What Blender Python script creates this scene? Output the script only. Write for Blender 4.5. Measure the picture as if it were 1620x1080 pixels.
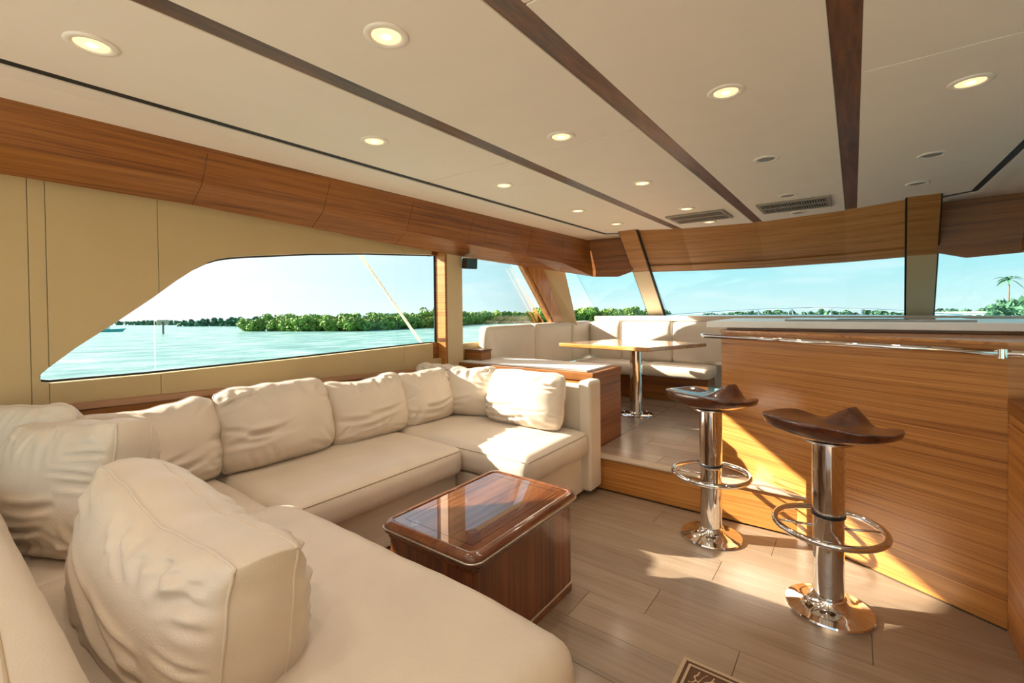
import bpy, bmesh, math, random
from mathutils import Vector, Matrix, noise
rnd = random.Random(7)
PI = math.pi
for o in list(bpy.data.objects): bpy.data.objects.remove(o)
SC = bpy.context.scene
COL = SC.collection

# ---------------------------------------------------------------- camera
EYE = Vector((0.0, 0.0, 1.2))
c_r = Vector((0.80107605, 0.59844943, -0.01163798))
c_u = Vector((0.00105874, 0.0180265, 0.99983695))
c_f = Vector((-0.59856164, 0.80095775, -0.013807))
cd = bpy.data.cameras.new('camera'); cam = bpy.data.objects.new('camera', cd); COL.objects.link(cam)
cam.matrix_world = Matrix(((c_r.x, c_u.x, -c_f.x, EYE.x), (c_r.y, c_u.y, -c_f.y, EYE.y), (c_r.z, c_u.z, -c_f.z, EYE.z), (0, 0, 0, 1)))
cd.sensor_width = 36; cd.sensor_fit = 'HORIZONTAL'; cd.lens = 724.206 / 1620 * 36
cd.shift_y = -(540 - 498.66) / 1620; cd.clip_start = 0.02; cd.clip_end = 3000
SC.camera = cam
# ---------------------------------------------------------------- sky, sun, exposure
SUN_AZ, SUN_EL = math.radians(23.5), math.radians(24.0)      # travels towards starboard and a little forward
sun_dir = Vector((math.cos(SUN_AZ) * math.cos(SUN_EL), math.sin(SUN_AZ) * math.cos(SUN_EL), -math.sin(SUN_EL)))
sd = bpy.data.lights.new('sun', 'SUN'); so = bpy.data.objects.new('sun', sd); COL.objects.link(so)
sd.energy = 25.0; sd.angle = math.radians(0.7); sd.color = (1.0, 0.895, 0.75)
so.rotation_euler = sun_dir.to_track_quat('-Z', 'Y').to_euler()
world = bpy.data.worlds.new('world'); SC.world = world; world.use_nodes = True
def N(nt, typ, **kw):
    n = nt.nodes.new(typ)
    for k, v in kw.items():
        if k.startswith('i_'): n.inputs[k[2:].replace('_', ' ')].default_value = v
        else: setattr(n, k, v)
    return n
def ramp(nt, fac, stops, interp='LINEAR'):
    r = nt.nodes.new('ShaderNodeValToRGB'); r.color_ramp.interpolation = interp
    e = r.color_ramp.elements
    while len(e) > 1: e.remove(e[-1])
    e[0].position = stops[0][0]; e[0].color = (*stops[0][1], 1)
    for p, c in stops[1:]:
        q = e.new(p); q.color = (*c, 1)
    nt.links.new(fac, r.inputs['Fac']); return r
nt = world.node_tree; nt.nodes.clear()
tc = N(nt, 'ShaderNodeTexCoord'); nrm = N(nt, 'ShaderNodeVectorMath', operation='NORMALIZE'); nt.links.new(tc.outputs['Generated'], nrm.inputs[0])
sep = N(nt, 'ShaderNodeSeparateXYZ'); nt.links.new(nrm.outputs[0], sep.inputs[0])
sky = ramp(nt, sep.outputs['Z'], [(0.0, (0.62, 0.86, 0.88)), (0.06, (0.42, 0.80, 0.86)), (0.2, (0.25, 0.66, 0.76)), (0.5, (0.14, 0.42, 0.62)), (1.0, (0.08, 0.26, 0.5))])
dotn = N(nt, 'ShaderNodeVectorMath', operation='DOT_PRODUCT'); nt.links.new(nrm.outputs[0], dotn.inputs[0]); dotn.inputs[1].default_value = -sun_dir
glow = ramp(nt, dotn.outputs['Value'], [(0.10, (0, 0, 0)), (0.40, (0.35, 0.35, 0.35)), (0.68, (0.85, 0.85, 0.85)), (0.95, (1, 1, 1))])
mixg = N(nt, 'ShaderNodeMix', data_type='RGBA'); nt.links.new(glow.outputs[0], mixg.inputs['Factor']); nt.links.new(sky.outputs[0], mixg.inputs[6]); mixg.inputs[7].default_value = (1.0, 0.97, 1.08, 1)
mp = N(nt, 'ShaderNodeMapping'); mp.inputs['Scale'].default_value = (1.6, 1.6, 9); nt.links.new(nrm.outputs[0], mp.inputs[0])
cn = N(nt, 'ShaderNodeTexNoise', i_Scale=2.2, i_Detail=6.0, i_Roughness=0.62); nt.links.new(mp.outputs[0], cn.inputs['Vector'])
cr = ramp(nt, cn.outputs['Fac'], [(0.5, (0, 0, 0)), (0.78, (0.5, 0.5, 0.5))])
mixc = N(nt, 'ShaderNodeMix', data_type='RGBA'); nt.links.new(cr.outputs[0], mixc.inputs['Factor']); nt.links.new(mixg.outputs[2], mixc.inputs[6]); mixc.inputs[7].default_value = (1.0, 1.0, 1.02, 1)
bg = N(nt, 'ShaderNodeBackground'); bg.inputs['Strength'].default_value = 1.45; nt.links.new(mixc.outputs[2], bg.inputs['Color'])
wo = N(nt, 'ShaderNodeOutputWorld'); nt.links.new(bg.outputs[0], wo.inputs[0])
SC.view_settings.view_transform = 'Standard'; SC.view_settings.look = 'None'; SC.view_settings.gamma = 1
SC.view_settings.use_curve_mapping = False; SC.view_settings.exposure = 0.0
LAMP_W = 9.0

# ---------------------------------------------------------------- materials
def mat(name, col, rough=0.5, metal=0.0, coat=0.0, noise_amt=0.0, nscale=8, bump=0.0, bscale=200, spec=0.5, sheen=0.0):
    m = bpy.data.materials.new(name); m.use_nodes = True; t = m.node_tree; b = t.nodes['Principled BSDF']
    b.inputs['Base Color'].default_value = (*col, 1); b.inputs['Roughness'].default_value = rough; b.inputs['Metallic'].default_value = metal
    b.inputs['Coat Weight'].default_value = coat; b.inputs['Coat Roughness'].default_value = 0.03; b.inputs['Specular IOR Level'].default_value = spec
    b.inputs['Sheen Weight'].default_value = sheen
    tcn = N(t, 'ShaderNodeTexCoord')
    if noise_amt:
        n = N(t, 'ShaderNodeTexNoise', i_Scale=nscale, i_Detail=5.0); t.links.new(tcn.outputs['Object'], n.inputs['Vector'])
        lo = tuple(c * (1 - noise_amt) for c in col); hi = tuple(min(1, c * (1 + noise_amt)) for c in col)
        r = ramp(t, n.outputs['Fac'], [(0.3, lo), (0.7, hi)]); t.links.new(r.outputs[0], b.inputs['Base Color'])
    if bump:
        n2 = N(t, 'ShaderNodeTexNoise', i_Scale=bscale, i_Detail=3.0); t.links.new(tcn.outputs['Object'], n2.inputs['Vector'])
        bp = N(t, 'ShaderNodeBump', i_Strength=bump, i_Distance=0.004); t.links.new(n2.outputs['Fac'], bp.inputs['Height']); t.links.new(bp.outputs[0], b.inputs['Normal'])
    return m
def wood(name, dark, mid, light, stretch=(1, 1, 1), rough=0.35, coat=0.25, per_piece=0.0, fine=1.0, coatr=0.05, bump=0.12):
    m = bpy.data.materials.new(name); m.use_nodes = True; t = m.node_tree; b = t.nodes['Principled BSDF']
    tcn = N(t, 'ShaderNodeTexCoord'); mp = N(t, 'ShaderNodeMapping'); mp.inputs['Scale'].default_value = stretch
    oi = N(t, 'ShaderNodeObjectInfo'); ad = N(t, 'ShaderNodeVectorMath', operation='SCALE'); ad.inputs['Scale'].default_value = 13.0
    cmb = N(t, 'ShaderNodeCombineXYZ')
    for k in range(3): t.links.new(oi.outputs['Random'], cmb.inputs[k])
    t.links.new(cmb.outputs[0], ad.inputs[0]); a2 = N(t, 'ShaderNodeVectorMath', operation='ADD')
    t.links.new(tcn.outputs['Object'], mp.inputs[0]); t.links.new(mp.outputs[0], a2.inputs[0])
    if per_piece: t.links.new(ad.outputs[0], a2.inputs[1])
    n1 = N(t, 'ShaderNodeTexNoise', i_Scale=1.0, i_Detail=3.0, i_Roughness=0.5, i_Distortion=0.35); t.links.new(a2.outputs[0], n1.inputs['Vector'])
    n2 = N(t, 'ShaderNodeTexNoise', i_Scale=4.2 * fine, i_Detail=4.0, i_Roughness=0.6); t.links.new(a2.outputs[0], n2.inputs['Vector'])
    ma = N(t, 'ShaderNodeMath', operation='MULTIPLY_ADD'); t.links.new(n2.outputs['Fac'], ma.inputs[0]); ma.inputs[1].default_value = 0.55
    mb = N(t, 'ShaderNodeMath', operation='MULTIPLY'); t.links.new(n1.outputs['Fac'], mb.inputs[0]); mb.inputs[1].default_value = 0.45
    t.links.new(mb.outputs[0], ma.inputs[2])
    r = ramp(t, ma.outputs[0], [(0.36, dark), (0.47, mid), (0.62, light)]); out = r.outputs[0]
    if per_piece:
        hs = N(t, 'ShaderNodeHueSaturation'); mr = N(t, 'ShaderNodeMapRange'); mr.inputs['To Min'].default_value = 1 - per_piece; mr.inputs['To Max'].default_value = 1 + per_piece
        t.links.new(oi.outputs['Random'], mr.inputs['Value']); t.links.new(mr.outputs[0], hs.inputs['Value']); t.links.new(out, hs.inputs['Color']); out = hs.outputs[0]
    t.links.new(out, b.inputs['Base Color']); b.inputs['Roughness'].default_value = rough
    b.inputs['Coat Weight'].default_value = coat; b.inputs['Coat Roughness'].default_value = coatr; b.inputs['Coat IOR'].default_value = 1.9 if coat > .95 else 1.5
    bp = N(t, 'ShaderNodeBump', i_Strength=bump, i_Distance=0.002); t.links.new(n2.outputs['Fac'], bp.inputs['Height']); t.links.new(bp.outputs[0], b.inputs['Normal'])
    return m
TD, TM, TL = (0.21, 0.068, 0.013), (0.44, 0.175, 0.036), (0.58, 0.26, 0.062)
teak = wood('teak_horizontal', TD, TM, TL, (0.45, 0.45, 60), rough=0.38, coat=0.2, coatr=0.15)
teak_y = wood('teak_lengthwise', TD, TM, TL, (22, 1.0, 22), rough=0.35, coat=0.3)
teak_x = wood('teak_crosswise', TD, TM, TL, (1.0, 22, 22), rough=0.35, coat=0.3)
teak_v = wood('teak_upright', TD, TM, TL, (30, 30, 1.0), rough=0.35, coat=0.3)
locker_w = wood('teak_locker', (0.12, 0.036, 0.007), (0.235, 0.080, 0.014), (0.32, 0.118, 0.023), (0.6, 0.6, 38), rough=0.4, coat=0.15, coatr=0.2)
walnut = wood('walnut_strip', (0.045, 0.016, 0.006), (0.10, 0.035, 0.012), (0.17, 0.06, 0.02), (16, 1.5, 16), rough=0.45, coat=0.12, coatr=0.15)
seat_wood = wood('walnut_varnished', (0.025, 0.006, 0.002), (0.075, 0.017, 0.005), (0.14, 0.036, 0.010), (5, 16, 12), rough=0.3, bump=0.03, coat=0.8)
tbl_side = wood('rosewood_vertical', (0.045, 0.010, 0.003), (0.12, 0.032, 0.009), (0.21, 0.062, 0.016), (26, 26, 0.7), rough=0.3, coat=0.6)
tbl_top = wood('rosewood_top', (0.06, 0.012, 0.004), (0.13, 0.035, 0.008), (0.24, 0.08, 0.018), (26, 0.9, 10), rough=0.2, bump=0.02, coat=1.0, coatr=0.01)
tbl_rim = wood('rosewood_rim', (0.07, 0.016, 0.006), (0.15, 0.045, 0.015), (0.20, 0.065, 0.018), (9, 2, 9), rough=0.25, coat=0.8, bump=0.0)
dine_top = wood('teak_varnished', (0.28, 0.10, 0.02), (0.45, 0.2, 0.045), (0.55, 0.27, 0.07), (2, 18, 18), rough=0.25, coat=0.9)
floor_m = wood('oak_plank', (0.23, 0.16, 0.105), (0.29, 0.205, 0.138), (0.34, 0.25, 0.175), (0.8, 16, 6), rough=0.38, coat=0.3, per_piece=0.09, coatr=0.16)
leather = mat('cream_leather', (0.68, 0.58, 0.475), 0.42, noise_amt=0.05, nscale=5, bump=0.25, bscale=260, spec=0.5)
leather2 = mat('cream_leather_smooth', (0.67, 0.58, 0.47), 0.45, noise_amt=0.04, nscale=4, bump=0.15, bscale=300)
thread_m = mat('stitching_thread', (0.46, 0.35, 0.22), 0.7)
vinyl = mat('beige_wall_vinyl', (0.53, 0.39, 0.20), 0.55, noise_amt=0.03, nscale=3, bump=0.2, bscale=400)
post_vinyl = mat('beige_post_vinyl', (0.60, 0.47, 0.28), 0.5, bump=0.15, bscale=400)
ceil_m = mat('cream_headliner', (0.78, 0.70, 0.60), 0.6, noise_amt=0.015, nscale=6, bump=0.15, bscale=500)
white_m = mat('white_border', (0.80, 0.73, 0.64), 0.4)
black_m = mat('black_gap', (0.006, 0.005, 0.005), 0.6)
seam_m = mat('dark_seam', (0.06, 0.04, 0.02), 0.7)
chrome = mat('polished_steel', (0.82, 0.80, 0.78), 0.06, metal=1.0)
steel = mat('brushed_steel', (0.62, 0.60, 0.57), 0.28, metal=1.0)
stone = mat('white_stone', (0.86, 0.83, 0.79), 0.25, noise_amt=0.03, nscale=14)
gel = mat('white_gelcoat', (0.85, 0.85, 0.84), 0.25)
plastic = mat('black_plastic', (0.012, 0.013, 0.015), 0.35)
lens_m = mat('dark_glass', (0.03, 0.07, 0.09), 0.08)
hob_m = mat('grey_hob_glass', (0.34, 0.37, 0.38), 0.15)
grille_m = mat('bronze_grille', (0.33, 0.29, 0.23), 0.4, metal=0.4)
grille_dark = mat('vent_duct', (0.03, 0.03, 0.028), 0.7)
leaf_a = mat('mangrove_leaf', (0.20, 0.33, 0.05), 0.7, noise_amt=0.55, nscale=0.6)
leaf_b = mat('distant_leaf', (0.06, 0.17, 0.085), 0.8, noise_amt=0.4, nscale=0.6)
palm_m = mat('palm_leaf', (0.05, 0.17, 0.08), 0.7)
bark_m = mat('grey_bark', (0.16, 0.12, 0.08), 0.9)
sign_m = mat('weathered_board', (0.50, 0.36, 0.24), 0.8)
def glass_mat():
    m = bpy.data.materials.new('tinted_glass'); m.use_nodes = True; t = m.node_tree; t.nodes.clear()
    tr = N(t, 'ShaderNodeBsdfTransparent'); tr.inputs[0].default_value = (0.88, 0.90, 0.89, 1)
    gl = N(t, 'ShaderNodeBsdfGlossy'); gl.inputs['Roughness'].default_value = 0.02
    fr = N(t, 'ShaderNodeFresnel', i_IOR=1.2); mx = N(t, 'ShaderNodeMixShader'); out = N(t, 'ShaderNodeOutputMaterial')
    t.links.new(fr.outputs[0], mx.inputs[0]); t.links.new(tr.outputs[0], mx.inputs[1]); t.links.new(gl.outputs[0], mx.inputs[2]); t.links.new(mx.outputs[0], out.inputs[0])
    return m
glass = glass_mat()
def emit(name, col, s):
    m = bpy.data.materials.new(name); m.use_nodes = True; t = m.node_tree; b = t.nodes['Principled BSDF']
    b.inputs['Emission Color'].default_value = (*col, 1); b.inputs['Emission Strength'].default_value = s; b.inputs['Base Color'].default_value = (*col, 1)
    return m
lamp_on = emit('lamp_warm', (1.0, 0.70, 0.36), 1.25)
lamp_core = emit('lamp_core', (1.0, 0.88, 0.66), 2.2)
lamp_off = mat('lamp_unlit', (0.22, 0.20, 0.17), 0.3)
def sea_mat():
    m = bpy.data.materials.new('shallow_sea'); m.use_nodes = True; t = m.node_tree; b = t.nodes['Principled BSDF']
    tcn = N(t, 'ShaderNodeTexCoord'); mp = N(t, 'ShaderNodeMapping'); mp.inputs['Scale'].default_value = (1.0, 0.45, 1); t.links.new(tcn.outputs['Object'], mp.inputs[0])
    n = N(t, 'ShaderNodeTexNoise', i_Scale=0.45, i_Detail=8.0, i_Roughness=0.7); t.links.new(mp.outputs[0], n.inputs['Vector'])
    r = ramp(t, n.outputs['Fac'], [(0.34, (0.07, 0.24, 0.21)), (0.5, (0.17, 0.38, 0.34)), (0.62, (0.42, 0.60, 0.55))]); t.links.new(r.outputs[0], b.inputs['Base Color'])
    b.inputs['Roughness'].default_value = 0.22; b.inputs['IOR'].default_value = 1.33
    n2 = N(t, 'ShaderNodeTexNoise', i_Scale=2.2, i_Detail=6.0, i_Roughness=0.65); t.links.new(mp.outputs[0], n2.inputs['Vector'])
    bp = N(t, 'ShaderNodeBump', i_Strength=0.9, i_Distance=0.25); t.links.new(n2.outputs['Fac'], bp.inputs['Height']); t.links.new(bp.outputs[0], b.inputs['Normal'])
    return m
sea_m = sea_mat()
def rug_mat():
    m = bpy.data.materials.new('rug_pattern'); m.use_nodes = True; t = m.node_tree; b = t.nodes['Principled BSDF']
    tcn = N(t, 'ShaderNodeTexCoord')
    n = N(t, 'ShaderNodeTexNoise', i_Scale=9.0, i_Detail=0.0, i_Distortion=3.0); t.links.new(tcn.outputs['Object'], n.inputs['Vector'])
    r = ramp(t, n.outputs['Fac'], [(0.0, (0.12, 0.06, 0.03)), (0.49, (0.12, 0.06, 0.03)), (0.5, (0.55, 0.40, 0.25)), (0.57, (0.55, 0.40, 0.25)), (0.58, (0.12, 0.06, 0.03))], 'CONSTANT')
    t.links.new(r.outputs[0], b.inputs['Base Color']); b.inputs['Roughness'].default_value = 0.95
    return m
rug_m = rug_mat(); rug_light = mat('rug_cream', (0.50, 0.37, 0.24), 0.95); rug_dark = mat('rug_brown', (0.10, 0.05, 0.025), 0.95)

# ---------------------------------------------------------------- mesh helpers
def tag(o, label=None, cat=None, group=None, kind=None):
    if label: o['label'] = label
    if cat: o['category'] = cat
    if group: o['group'] = group
    if kind: o['kind'] = kind
    return o
def link(name, me, m, parent=None, bevel=0, smooth=False, segs=2):
    o = bpy.data.objects.new(name, me); COL.objects.link(o)
    if m is not None and not me.materials: me.materials.append(m)
    if parent is not None: o.parent = parent
    if smooth:
        for p in me.polygons: p.use_smooth = True
    if bevel:
        b = o.modifiers.new('bevel', 'BEVEL'); b.width = bevel; b.segments = segs; b.limit_method = 'ANGLE'; b.angle_limit = math.radians(40)
    return o
def bmobj(name, bm, m, parent=None, **kw):
    bmesh.ops.recalc_face_normals(bm, faces=bm.faces)
    me = bpy.data.meshes.new(name); bm.to_mesh(me); bm.free(); return link(name, me, m, parent, **kw)
def empty(name, loc=(0, 0, 0), rz=0.0):
    o = bpy.data.objects.new(name, None); COL.objects.link(o); o.location = loc; o.rotation_euler = (0, 0, rz); o.empty_display_size = 0.1
    return o
def add_box(bm, lo, hi):
    v = [bm.verts.new((x, y, z)) for x in (lo[0], hi[0]) for y in (lo[1], hi[1]) for z in (lo[2], hi[2])]
    for f in ((0, 1, 3, 2), (4, 6, 7, 5), (0, 4, 5, 1), (2, 3, 7, 6), (0, 2, 6, 4), (1, 5, 7, 3)): bm.faces.new([v[i] for i in f])
def box(name, lo, hi, m, parent=None, **kw):
    bm = bmesh.new(); add_box(bm, lo, hi); return bmobj(name, bm, m, parent, **kw)
def add_prism(bm, pts, d):
    """pts: 3D polygon, d: extrusion vector"""
    d = Vector(d); a = [bm.verts.new(p) for p in pts]; b = [bm.verts.new(Vector(p) + d) for p in pts]; n = len(pts)
    bm.faces.new(a); bm.faces.new(b[::-1])
    for i in range(n): bm.faces.new((a[i], b[i], b[(i + 1) % n], a[(i + 1) % n]))
def prism(name, pts, d, m, parent=None, **kw):
    bm = bmesh.new(); add_prism(bm, pts, d); return bmobj(name, bm, m, parent, **kw)
def slab(name, pts2, z0, z1, m, parent=None, **kw):
    return prism(name, [(x, y, z0) for x, y in pts2], (0, 0, z1 - z0), m, parent, **kw)
def add_tube(bm, pts, r, n=12, closed=False, cap=True):
    pts = [Vector(p) for p in pts]; rings = []; L = len(pts)
    for i, p in enumerate(pts):
        if closed: t = pts[(i + 1) % L] - pts[i - 1]
        else: t = pts[min(i + 1, L - 1)] - pts[max(i - 1, 0)]
        t.normalize(); up = Vector((0, 0, 1)) if abs(t.z) < 0.95 else Vector((1, 0, 0))
        a = t.cross(up).normalized(); b = t.cross(a)
        rr = r[i] if isinstance(r, (list, tuple)) else r
        rings.append([bm.verts.new(p + (a * math.cos(2 * PI * k / n) + b * math.sin(2 * PI * k / n)) * rr) for k in range(n)])
    for i in range(L if closed else L - 1):
        q = rings[(i + 1) % L]
        for k in range(n): bm.faces.new((rings[i][k], rings[i][(k + 1) % n], q[(k + 1) % n], q[k]))
    if not closed and cap: bm.faces.new(rings[0]); bm.faces.new(rings[-1][::-1])
def tube(name, pts, r, m, parent=None, n=12, closed=False, smooth=True):
    bm = bmesh.new(); add_tube(bm, pts, r, n, closed); o = bmobj(name, bm, m, parent, smooth=smooth); return o
def lathe(name, prof, m, parent=None, n=40, c=(0, 0, 0)):
    bm = bmesh.new(); rings = []
    for r, z in prof: rings.append([bm.verts.new((c[0] + max(r, 1e-4) * math.cos(2 * PI * k / n), c[1] + max(r, 1e-4) * math.sin(2 * PI * k / n), c[2] + z)) for k in range(n)])
    for i in range(len(rings) - 1):
        for k in range(n): bm.faces.new((rings[i][k], rings[i][(k + 1) % n], rings[i + 1][(k + 1) % n], rings[i + 1][k]))
    bm.faces.new(rings[0]); bm.faces.new(rings[-1][::-1])
    o = bmobj(name, bm, m, parent, smooth=True)
    e = o.modifiers.new('edges', 'EDGE_SPLIT'); e.split_angle = math.radians(35); return o
def interp(pts, x):
    if x <= pts[0][0]: return pts[0][1]
    for (a, b), (c, d) in zip(pts, pts[1:]):
        if x <= c: return b + (d - b) * (x - a) / (c - a)
    return pts[-1][1]
def struct(o): o['kind'] = 'structure'; return o

# ================================================================= SETTING
XL, XR, ZC, XC = -2.75, 1.28, 2.0, -0.734
RAISE, STEP_Y = 0.217, 2.78
def bow(x): return interp([(-2.75, 3.95), (-1.98, 4.52), (-1.4, 4.80), (-0.734, 4.92), (-0.07, 4.80), (0.51, 4.52), (1.28, 3.95)], x)
# --- floor with separate planks
fl = struct(box('floor', (XL, -1.6, -0.08), (XR, 3.3, -0.012), mat('plank_bed', (0.16, 0.11, 0.07), 0.8)))
fl2 = struct(box('floor', (XL, STEP_Y + 0.03, 0.10), (XR, 5.7, RAISE - 0.012), fl.data.materials[0]))
def planks(parent, x0, x1, y0, y1, zt, w, cuts):
    y = y0; i = 0
    while y < y1 - 0.01:
        ye = min(y + w, y1); xs = [x0] + [c for c in cuts[i % len(cuts)] if x0 + .1 < c < x1 - .1] + [x1]
        for a, b in zip(xs, xs[1:]): box('plank', (a + .0008, y + .0008, zt - .012), (b - .0008, ye - .0008, zt), floor_m, parent, bevel=0.0008, segs=1)
        y = ye; i += 1
planks(fl, XL + .02, XR, -1.5, STEP_Y - .02, 0.0, 0.19, [(-1.55, -0.06, 0.9), (-0.9, -0.32, 0.6), (-1.9, -0.66, 0.25), (-1.2, 0.05), (-2.0, -0.5, 0.75)])
planks(fl2, -1.44, XR, STEP_Y + .035, 5.6, RAISE, 0.19, [(-1.0, 0.4), (-0.7,), (-1.2, 0.1)])
planks(fl2, -2.55, -1.442, 3.34, 5.6, RAISE, 0.19, [(-2.0,), (-1.8,), (-2.2,)])
st = tag(empty('step', (-0.8, STEP_Y, 0)), 'low teak step with a pale nosing up to the dinette floor', 'step')
st['kind'] = 'structure'
box('riser', (-1.448 + .8, 0.0, 0.0), (0.3 + .8, 0.03, RAISE - .012), teak, st)
box('nosing', (-1.448 + .8, -0.025, RAISE - 0.011), (0.3 + .8, 0.055, RAISE + 0.003), mat('pale_nosing', (0.52, 0.42, 0.31), 0.4), st, bevel=0.004)
# --- left wall, upholstered panels round the swept window
BOT = [(0.348, 0.935), (0.355, 0.912), (0.385, 0.905), (0.733, 0.901), (1.384, 0.908), (2.60, 0.928)]
TOP = [(0.348, 0.935), (0.356, 0.951), (0.373, 0.969), (0.463, 1.051), (0.594, 1.153), (0.74, 1.272), (0.846, 1.366), (0.93, 1.432), (0.99, 1.468), (1.051, 1.492), (1.13, 1.510), (1.214, 1.522), (1.6, 1.572), (2.0, 1.61), (2.60, 1.651)]
for k in range(1, len(TOP) - 1): pass
def wpanel(name, side, ys, lo, hi, x_in, t, m, parent):
    """column mesh between z functions, faces room at x_in; side -1 left +1 right"""
    bm = bmesh.new(); rings = []
    for y in ys:
        a, b = lo(y), hi(y)
        rings.append([bm.verts.new((x, y, z)) for x, z in ((x_in, a), (x_in, b), (x_in + side * t, b), (x_in + side * t, a))])
    for p, q in zip(rings, rings[1:]):
        for k in range(4): bm.faces.new((p[k], p[(k + 1) % 4], q[(k + 1) % 4], q[k]))
    bm.faces.new(rings[0]); bm.faces.new(rings[-1][::-1])
    return bmobj(name, bm, m, parent)
def ylist(a, b):
    e = 0.0012; ys = {a + e, b - e}
    for y, _ in TOP + BOT:
        if a + e < y < b - e: ys.add(y)
    n = max(1, int((b - a) / 0.06))
    for k in range(1, n): ys.add(a + (b - a) * k / n)
    return sorted(ys)
ZTOPW = lambda y: 1.98
def make_side_wall(side, name, wn):
    x_in = XL if side < 0 else XR
    w = struct(box(name, (min(x_in, x_in + side * .1), -1.6, 0.0), (max(x_in, x_in + side * .1), 4.6, 0.80), vinyl))
    seams = [-1.6, 0.325, 0.378, 0.77, 2.30, 2.60]
    wt, wb = (lambda y: interp(TOP, y)), (lambda y: interp(BOT, y))
    for a, b in zip(seams, seams[1:]):
        if b <= 0.349: wpanel('wall_panel', side, ylist(a, b), lambda y: 0.80, ZTOPW, x_in, 0.06, vinyl, w); continue
        a2 = a
        if a < 0.348:
            a2 = 0.348
        if a < 0.348: wpanel('wall_panel', side, ylist(a, a2 + .0025), lambda y: 0.80, ZTOPW, x_in, 0.06, vinyl, w)
        wpanel('wall_panel', side, ylist(a2, b), wt, ZTOPW, x_in, 0.06, vinyl, w)
        wpanel('wall_panel', side, ylist(a2, b), lambda y: 0.80, wb, x_in, 0.06, vinyl, w)
    # forward stretch: below and above window 2
    wpanel('wall_panel', side, ylist(2.61, 2.69), lambda y: 0.70, wb, x_in + side * 0.03, 0.03, locker_w, w)
    wpanel('wall_panel', side, ylist(2.61, 2.69), wt, ZTOPW, x_in + side * 0.03, 0.03, locker_w, w)
    wpanel('wall_panel', side, ylist(2.705, 2.96), lambda y: 0.70, ZTOPW, x_in + side * 0.03, 0.05, vinyl, w)
    wpanel('wall_panel', side, ylist(2.96, 4.6), lambda y: 0.80, lambda y: 0.90 + 0.14 * max(0, min(1, (y - 3.7) / .5)), x_in + side * 0.01, 0.06, vinyl, w)
    wpanel('wall_panel', side, ylist(2.96, 4.2), lambda y: 1.665, ZTOPW, x_in + side * 0.01, 0.06, vinyl, w)
    # outer hull skin
    g = x_in + side * 0.064
    f = struct(empty(f'window_{wn}', (0, 0, 0)))
    bm = bmesh.new(); ys = ylist(0.349, 2.69)
    loop = [(g, y, wt(y)) for y in ys] + [(g, y, wb(y)) for y in reversed(ys)]
    add_tube(bm, loop, 0.010, 6, closed=True); bmobj('window_frame', bm, black_m, f)
    for a, b in ((0.349, 0.77), (0.77, 2.30), (2.30, 2.69)):
        wpanel('pane', side, ylist(a, b), wb, wt, g + side * 0.012, 0.006, glass, f)
    f2 = struct(empty(f'window_{wn + 1}', (0, 0, 0)))
    prism('pane', [(g, 2.96, 0.90), (g, 3.74, 1.66), (g, 2.96, 1.66)][:0] or [(g, 2.96, 0.89), (g, 4.25, 0.89), (g, 4.37, 1.05), (g, 3.74, 1.665), (g, 2.96, 1.665)], (side * 0.006, 0, 0), glass, f2)
    bm = bmesh.new(); add_tube(bm, [(g, 2.955, 0.88), (g, 2.955, 1.67)], 0.008, 6); bmobj('window_frame', bm, black_m, f2)
    return w
wl = make_side_wall(-1, 'wall_left', 1)
wr = make_side_wall(1, 'wall_right', 6)
# ledge rail under the left window, dark teak shelf behind the sofa
rl = struct(prism('trim_1', [(XL + .002, -1.5, 0.85), (XL + .055, -1.5, 0.85), (XL + .055, -1.5, 0.875), (XL + .002, -1.5, 0.875)], (0, 4.13, -0.138), mat('pale_teak_lip', (0.42, 0.22, 0.12), 0.4)))
rl2 = struct(prism('trim_2', [(XL + .002, -1.5, 0.74), (XL + .045, -1.5, 0.74), (XL + .045, -1.5, 0.849), (XL + .002, -1.5, 0.849)], (0, 4.13, -0.138), locker_w))
# posts of the left side
pw = struct(empty('trim_3', (0, 0, 0)))
box('teak_face', (XL - .062, 2.692, 0.70), (XL + .052, 2.704, 1.95), teak, pw)
prism('upholstered_face', [(XL - .028, 2.715, 0.70), (XL + .05, 2.715, 0.70), (XL + .05, 2.905, 0.70), (XL - .028, 2.955, 0.70)], (0, 0, 1.25), post_vinyl, pw, bevel=0.006)
prism('teak_edge', [(XL + .001, 2.7045, 0.72), (XL + .054, 2.7045, 0.72), (XL + .054, 2.7145, 0.72), (XL + .001, 2.7145, 0.72)], (0, 0, 1.2), locker_w, pw)
# corner post between side window and windshield
for sgn, nm in ((-1, 'trim_4'), (1, 'trim_5')):
    p4 = struct(empty(nm, (0, 0, 0)))
    mx = (lambda x: x) if sgn < 0 else (lambda x: 2 * XC - x)
    def q(a): return [(mx(x), y, z) for x, y, z in a]
    # pinstriped teak face of the post, then the padded beige face
    n = 3; w = [0, .13, .24, 1]
    for k in range(3):
        f0, f1 = w[k], w[k + 1]; e = .006
        T0, T1, B0, B1 = 3.70 + f0 * .44, 3.70 + f1 * .44 - e, 4.36 + f0 * .26, 4.36 + f1 * .26 - e
        prism('teak_strip', q([(XL + .02 - .02 * k % .03, T0, 1.70), (XL + .02 - .02 * k % .03, T1, 1.70), (XL + .02 - .02 * k % .03, B1, 1.0), (XL + .02 - .02 * k % .03, B0, 1.0)]), (-sgn * .05, 0, 0), teak_v, p4)
    prism('upholstered_face', q([(XL + .03, 4.15, 1.70), (XL + .15, 4.45, 1.70), (XL + .15, 4.76, 1.0), (XL + .03, 4.62, 1.0)]), (-sgn * -.04, 0.04, 0), post_vinyl, p4, bevel=0.006)
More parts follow.
